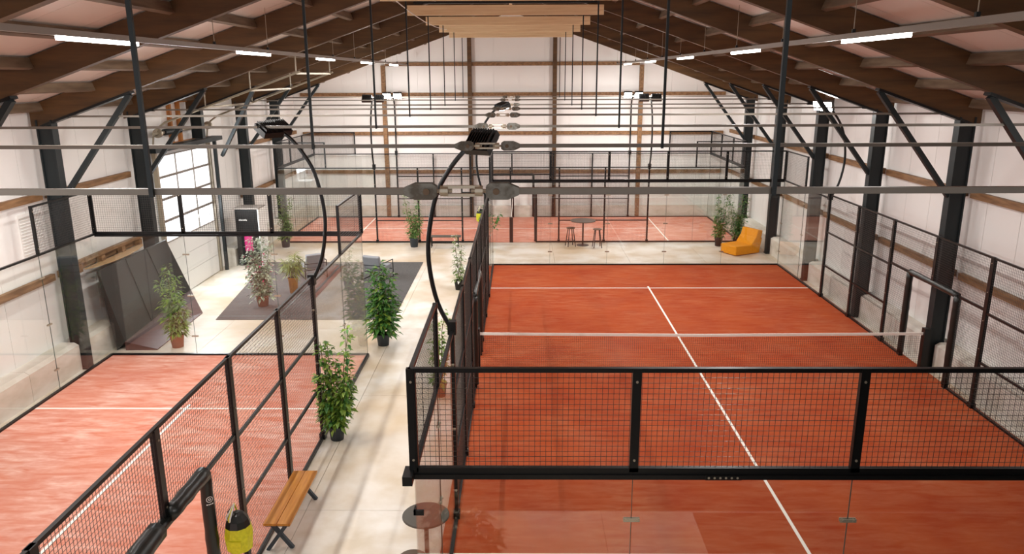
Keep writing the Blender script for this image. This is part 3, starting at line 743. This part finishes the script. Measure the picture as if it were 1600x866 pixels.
# rug and armchairs
o = MB().prism([(-7.44, 13.78), (-2.53, 13.78), (-2.53, 20.5), (-8.2, 20.5)], 'z', 0.001, 0.012).build('rug', M_RUG)
tag(o, 'large flat grey rug on the concrete behind the narrow court', 'rug')
def armchair(x, y, rot, label):
    T = thing('armchair', label, 'armchair', (x, y, 0), 'grey armchairs on the rug')
    def ori(v):
        c, s = math.cos(rot), math.sin(rot); return (x+v[0]*c-v[1]*s, y+v[0]*s+v[1]*c, v[2]+0.012)
    soft('seat_cushion', [(-0.36, 0.3), (0.25, 0.26), (0.25, 0.42), (-0.36, 0.44)], 0.62, M_GREYF, T, ori)
    soft('back_cushion', [(0.2, 0.38), (0.34, 0.36), (0.48, 0.8), (0.36, 0.84)], 0.62, M_GREYF, T, ori)
    for s in (-1, 1):
        m_ = MB(); xx = s*0.36
        for p, q in (((-0.36, 0.0), (-0.36, 0.58)), ((-0.36, 0.58), (0.42, 0.58)), ((0.42, 0.58), (0.42, 0.0)), ((0.42, 0.012), (-0.36, 0.012))):
            m_.bar(ori((xx, p[0], p[1])), ori((xx, q[0], q[1])), 0.025, 0.025)
        m_.build('side_frame', M_BLACK, T)
    m_ = MB()
    for yy, z in ((-0.3, 0.28), (0.25, 0.25), (0.38, 0.5)): m_.bar(ori((-0.36, yy, z)), ori((0.36, yy, z)), 0.02, 0.02)
    m_.build('cross_rails', M_BLACK, T)
armchair(-3.75, 18.3, math.radians(160), 'grey armchair with black tube frame on the rug near the aisle')
armchair(-6.0, 18.6, math.radians(-150), 'grey armchair on the rug behind the low palm')

# dark wedge-shaped stack leaning at the wall
T = thing('covered_stack', 'charcoal vinyl-covered wedge leaning on the wall behind the narrow court', 'crash mat', (-8.7, 13, 0))
A, B_, P1, P2 = (-8.72, 11.35, 0.0), (-8.72, 15.35, 0.0), (-8.90, 10.95, 2.1), (-8.90, 14.5, 2.1)
A2, B2 = (-8.72, 11.35, 0.22), (-8.72, 15.3, 0.45)
MB().raw([A2, B2, P2, P1, (-8.935, 11.35, 0.0), (-8.935, 15.3, 0.0), (-8.935, 14.5, 2.11), (-8.935, 10.95, 2.11)], [(0, 1, 2, 3), (4, 7, 6, 5), (0, 4, 5, 1), (1, 5, 6, 2), (2, 6, 7, 3), (3, 7, 4, 0)]).build('leaning_cover', M_TARP, T)
MB().raw([A2, (-7.95, 11.38, 0.02), (-8.05, 14.4, 0.02), B2, (-8.72, 11.35, 0), (-7.95, 11.38, 0), (-8.05, 14.4, 0), (-8.72, 15.3, 0)], [(0, 1, 2, 3), (4, 7, 6, 5), (0, 4, 5, 1), (1, 5, 6, 2), (2, 6, 7, 3), (3, 7, 4, 0)]).build('ground_flap', M_TARP2, T, label='floor flap tinted maroon by a painted turf reflection')
m_ = MB()
for t in (0.36, 0.68):
    lo = Vector(A2).lerp(Vector(B2), t); hi = Vector(P1).lerp(Vector(P2), t); m_.bar(lo+Vector((0.012, 0, 0)), hi+Vector((0.012, 0, 0)), 0.02, 0.02, up=(1, 0, 0))
m_.build('seam', M_TARPB, T)
T = thing('wooden_rack', 'timber rails with spacer blocks and curved board above the charcoal wedge', 'rack', (-9.2, 12.8, 2.1))
MB().box(-9.34, -9.24, 10.5, 13.9, 2.30, 2.38).build('rail', M_GIRT, T)
for y in (10.8, 11.8, 12.8, 13.7): MB().box(-9.33, -9.2, y-0.08, y+0.08, 2.12, 2.30).build('spacer_block', M_GIRT, T)
MB().prism([(-9.24, 11.0), (-9.1, 11.2), (-8.98, 11.8), (-8.95, 12.5), (-9.0, 13.1), (-9.1, 13.6), (-9.24, 13.85)], 'z', 2.13, 2.16).build('curved_board', M_BOARD, T)

T = thing('louvre_vent', 'white louvred vent grille on the wall by the narrow court corner', 'vent', (WL+0.03, 9.6, 3.1))
MB().box(WL+0.026, WL+0.05, 9.25, 10.02, 2.75, 3.72).build('vent_frame', M_WHITE, T)
for i in range(14):
    z = 2.81+i*0.065; MB().bar((WL+0.055, 9.29, z), (WL+0.055, 9.98, z), 0.035, 0.012, up=(0.5, 0, 1)).build('slat', M_WHITE, T)
# dark cabinet with white side by the far corner
T = thing('drinks_cabinet', 'tall dark cabinet with a white side panel by the wall past the door', 'cabinet', (-8.55, 20.4, 0))
MB().box(-9.0, -8.2, 20.04, 20.8, 0.02, 2.0).build('body', M_BLACK, T)
MB().box(-8.2, -8.16, 20.0, 20.8, 0.0, 2.02).build('side_panel', M_WHITE, T, label='white side panel')
MB().box(-9.04, -8.16, 20.0, 20.8, 2.02, 2.06).build('top_panel', M_TRUNK, T)
d_ = MB().box(-8.98, -8.22, 20.0, 20.04, 0.1, 1.98).build('cabinet_door', M_BLACK, T)
lt = MB()
x = -8.86
for w in (0.03, 0.012, 0.03, 0.022, 0.03, 0.03, 0.012, 0.03):
    lt.box(x, x+w, 19.996, 20.0, 1.62, 1.66 if w > 0.02 else 1.68); x += w+0.012
lt.build('lettering', M_WHITE, d_, kind='stuff')
mg = MB().box(-8.72, -8.44, 19.99, 20.0, 0.55, 1.15).build('magenta_print', M_MAG, d_, label='magenta printed patch')
T = thing('exit_sign', 'small green and white running-figure sign on the wall by the door', 'sign', (WL+0.04, 20.0, 1.8))
MB().box(WL+0.03, WL+0.045, 19.85, 20.1, 1.65, 2.0).build('sign_plate', M_WHITE, T)
MB().box(WL+0.045, WL+0.05, 19.88, 20.07, 1.72, 1.97).build('green_field', M_GRN, T)

# ball bags hung on fences
def ball_bag(x, y, z, label):
    T = thing('ball_bag', label, 'bag', (x, y, z), 'yellow ball bags on the fences')
    MB().lathe((x, y, z), [(0.10, -0.06), (0.15, -0.03), (0.17, 0.16), (0.15, 0.28)], 10).build('bag_body', M_YEL, T)
    MB().lathe((x, y, z+0.28), [(0.15, 0), (0.13, 0.08), (0.08, 0.15), (0.03, 0.17)], 10).build('bag_top', M_TARPB, T)
    MB().box(x-0.08, x+0.08, y-0.18, y-0.155, z+0.04, z+0.15).build('pocket', M_YEL, T)
    rnd = random.Random(3)
    for k in range(5):
        a = rnd.random()*6.28
        MB().tube([(x+0.1*math.cos(a), y+0.1*math.sin(a), z+0.3), (x+0.13*math.cos(a+.5), y+0.13*math.sin(a+.5), z+0.42), (x-0.02, y, z+0.56)], 0.010, 5).build('strap', (M_YEL, M_WHITE, M_TARPB)[k % 3], T)
ball_bag(-2.42, 1.78, 1.02, 'bright yellow ball bag hanging beside the padded door post and oak bench')
ball_bag(-0.62, 23.7, 0.95, 'small bright yellow ball bag hanging on the far court fence')

# ---------------------------------------------------------------- plants
def leaf(mb, p, d, L, w, rnd):
    d = Vector(d).normalized(); up = Vector((rnd.uniform(-.4, .4), rnd.uniform(-.4, .4), 1)); sd = d.cross(up)
    if sd.length < 0.01: sd = Vector((1, 0, 0))
    sd.normalize(); n = sd.cross(d); p = Vector(p)
    k = len(mb.v)
    m1 = p+d*L*0.45; tip = p+d*L+Vector((0, 0, -L*0.25))
    mb.v += [tuple(p), tuple(m1+sd*w/2+n*w*.12), tuple(tip), tuple(m1-sd*w/2+n*w*.12), tuple(m1)]
    mb.f += [(k, k+4, k+1), (k+1, k+4, k+2), (k+2, k+4, k+3), (k+3, k+4, k)]
def plant(name, label, x, y, stems, L, w, colour, pot=(0.17, 0.3, M_POT), seed=1, z0=0.0, density=60, spread=0.16, low=0.1, accent=None, group='potted plants'):
    """stems: (dx, dy, height, amount)"""
    rnd = random.Random(seed); T = thing(name, label, 'potted plant', (x, y, z0), group)
    r, h, pm = pot
    if r: 
        MB().lathe((x, y, z0), [(r*0.78, 0), (r*0.98, h*0.92), (r*1.05, h*0.93), (r*1.05, h), (r*0.95, h)], 20).build('pot', pm, T, smooth=True)
        MB().lathe((x, y, z0+h-0.03), [(r*0.94, 0), (r*0.9, 0.035)], 16).build('soil', M_SOIL, T)
    fo = MB(); ac = MB()
    for dx_, dy_, H, amt in stems:
        n = 7; pts = []
        for i in range(n+1):
            t = i/n; pts.append(Vector((x+dx_*t**0.8+rnd.uniform(-.012, .012), y+dy_*t**0.8+rnd.uniform(-.012, .012), z0+h*0.9+(H-h*0.9)*t)))
        MB().tube(pts, [0.014-0.009*i/n for i in range(n+1)], 5).build('stem', M_STEM, T)
        for i in range(int(density*amt*2.3)):
            t = low+(1-low)*rnd.random(); q = t*n; a_ = pts[min(n-1, int(q))].lerp(pts[min(n, int(q)+1)], q-int(q))
            an = rnd.random()*6.28; rr = spread*(1.15-0.75*t)*rnd.random()
            d = Vector((math.cos(an), math.sin(an), rnd.uniform(-.3, .7)))
            s = 1.12*L*(0.7+0.6*rnd.random())*(1.1-0.35*t)
            tgt = ac if accent and rnd.random() < accent[1] else fo
            leaf(tgt, a_+d*rr, d+Vector((0, 0, rnd.uniform(-.5, .2))), s, w/L*s, rnd)
    fo.build('foliage', LEAF[colour], T, kind='stuff')
    if accent and ac.v: ac.build('flowers' if accent[0] in ('pink', 'white') else 'pale_leaves', LEAF[accent[0]], T, kind='stuff')
    return T
G = 'potted shrubs along the aisle'
plant('potted_laurel', 'tall fresh green two-spired shrub in a slate pot beyond the oak bench', -2.42, 6.62,
      [(-0.2, 0, 1.9, 1.2), (-0.08, 0.05, 1.85, 1), (0.3, 0.05, 2.15, 1.3), (0.04, 0.1, 1.5, .8), (-0.25, -0.1, 1.3, 1), (0.28, -0.1, 1.3, 1), (-0.3, 0.1, 0.9, .8), (0.3, 0.1, 1.1, .8)], 0.13, 0.065, 'fresh', (0.15, 0.27, M_POT), 11, density=75, spread=0.17, low=0.05, accent=('deep', 0.25))
plant('potted_schefflera', 'bushy deep green umbrella plant in a slate pot at the corner of the narrow court', -2.45, 11.75,
      [(0, 0, 2.1, 1.3), (-0.2, 0.1, 1.9, 1.2), (0.25, 0, 1.85, 1.2), (0.15, -0.2, 1.5, 1.2), (-0.15, -0.15, 1.4, 1.2), (0.3, 0.1, 1.2, 1)], 0.19, 0.085, 'deep', (0.17, 0.3, M_POT), 12, density=62, spread=0.28, low=0.03, accent=('fresh', 0.25))
plant('potted_oleander', 'leafy green shrub in a grey pot in front of the charcoal wedge', -7.55, 11.62,
      [(-0.05, 0, 2.1, 1.3), (-0.28, 0, 1.7, 1), (0.12, 0.05, 1.8, 1.2), (-0.2, 0.1, 1.2, 1), (0.2, -0.05, 1.3, 1), (0.3, 0, 1.0, .8)], 0.15, 0.045, 'fresh', (0.17, 0.32, M_POTR), 13, density=85, spread=0.18, low=0.05, accent=('olive', 0.5))
plant('flowering_shrub', 'flowering shrub with pink and white blooms in a terracotta pot on the rug corner', -6.55, 15.1,
      [(-0.2, 0, 2.0, 1.2), (0.1, 0, 2.1, 1.2), (0.3, 0.05, 1.8, 1.1), (-0.4, 0, 1.5, 1.1), (-0.1, -0.1, 1.4, 1.2), (0.2, -0.1, 1.2, 1.2)], 0.12, 0.06, 'var', (0.18, 0.32, M_POTR), 14, density=95, spread=0.26, low=0.0, accent=('pink', 0.06))
plant('potted_palm', 'low yellowish palm in a bark-coloured pot beside the flowering shrub', -6.05, 16.5,
      [(-0.25, 0, 1.0, 1), (0.25, 0, 1.05, 1), (0, 0.2, 1.15, 1), (0, -0.2, 0.95, 1), (0.1, 0, 1.25, 1)], 0.3, 0.03, 'palm', (0.15, 0.5, M_BENCH), 15, density=40, spread=0.12, low=0.3)
plant('potted_ficus', 'slender pale-leaved shrub in a grey pot at the far court corner by the cabinet', -8.25, 23.1,
      [(-0.12, 0, 2.1, 1), (0.3, 0, 1.95, 1), (-0.05, 0.05, 1.5, 1.1), (0.12, -0.05, 1.2, 1.2), (0.2, 0, 0.9, 1)], 0.115, 0.055, 'olive', (0.18, 0.36, M_POT), 16, density=85, spread=0.2, low=0.05)
plant('potted_ficus', 'slender shrub in a grey pot before the far court beside the low dark bench', -3.2, 23.1,
      [(-0.35, 0, 2.1, 1), (0.2, 0, 1.9, 1), (-0.1, 0, 1.5, 1.1), (0.12, -0.05, 1.3, 1.2), (0.05, 0, 0.95, 1), (0.3, 0, 1.2, .8)], 0.115, 0.055, 'olive', (0.18, 0.36, M_POT), 17, density=80, spread=0.18, low=0.05, accent=('deep', 0.3))
plant('potted_ficus', 'green shrub in a dark pot beside the seat of the ochre lounge chair', 8.72, 23.2,
      [(-0.1, 0, 2.05, 1.1), (0.28, 0, 2.0, .9), (0.05, 0, 1.5, 1.1), (-0.15, 0, 1.2, 1.1), (0.2, 0, 1.2, 1)], 0.115, 0.056, 'deep', (0.16, 0.36, M_POTB), 18, density=80, spread=0.18, low=0.05, accent=('olive', 0.4))
plant('potted_ficus', 'green shrub standing behind the backrest of the ochre lounge chair', 9.45, 23.3,
      [(-0.4, 0, 2.0, 1), (0.15, 0, 2.0, 1), (0.35, 0, 1.9, .7), (-0.2, 0, 1.4, 1.1), (0.05, 0, 1.2, 1.2), (0.2, 0, 1.2, 1)], 0.115, 0.056, 'deep', (0.17, 0.36, M_POTB), 19, density=80, spread=0.2, low=0.05, accent=('olive', 0.4))
plant('potted_philodendron', 'dark glossy plant glimpsed beside the mesh near the far court door', -0.35, 22.9,
      [(0, 0, 1.65, 1), (0.5, 0, 1.35, .6), (-0.1, 0, 1.35, 1)], 0.2, 0.11, 'deep', (0.16, 0.5, M_POTB), 20, density=26, spread=0.2, low=0.25)
plant('potted_shrub', 'light green shrub in the aisle behind the dark mesh side fence', -0.95, 16.9,
      [(-0.12, 0, 1.75, 1), (0.1, 0, 1.4, 1), (-0.05, 0, 1.0, 1)], 0.11, 0.055, 'olive', (0.16, 0.3, M_POTB), 21, density=55, spread=0.16, low=0.0, accent=('white', 0.25))
plant('potted_shrub', 'small shrub in the aisle seen through the stepped corner mesh of the wide court', -0.72, 8.6,
      [(-0.1, 0, 1.6, 1), (0.12, 0, 1.9, 1), (0.0, 0.1, 1.2, 1)], 0.11, 0.06, 'fresh', (0.15, 0.28, M_POTB), 22, density=60, spread=0.16, low=0.05)
plant('potted_rubber_plant', 'brown-leaved plant below the gallery, mirrored in the front glass', 0.12, -2.3,
      [(-0.15, 0, 1.35, 1), (0.3, 0, 1.1, 1), (0.1, 0.1, 1.2, 1), (0.5, 0, .8, 1)], 0.24, 0.1, 'brown', (0.2, 0.35, M_POTB), 23, density=40, spread=0.25, low=0.0)
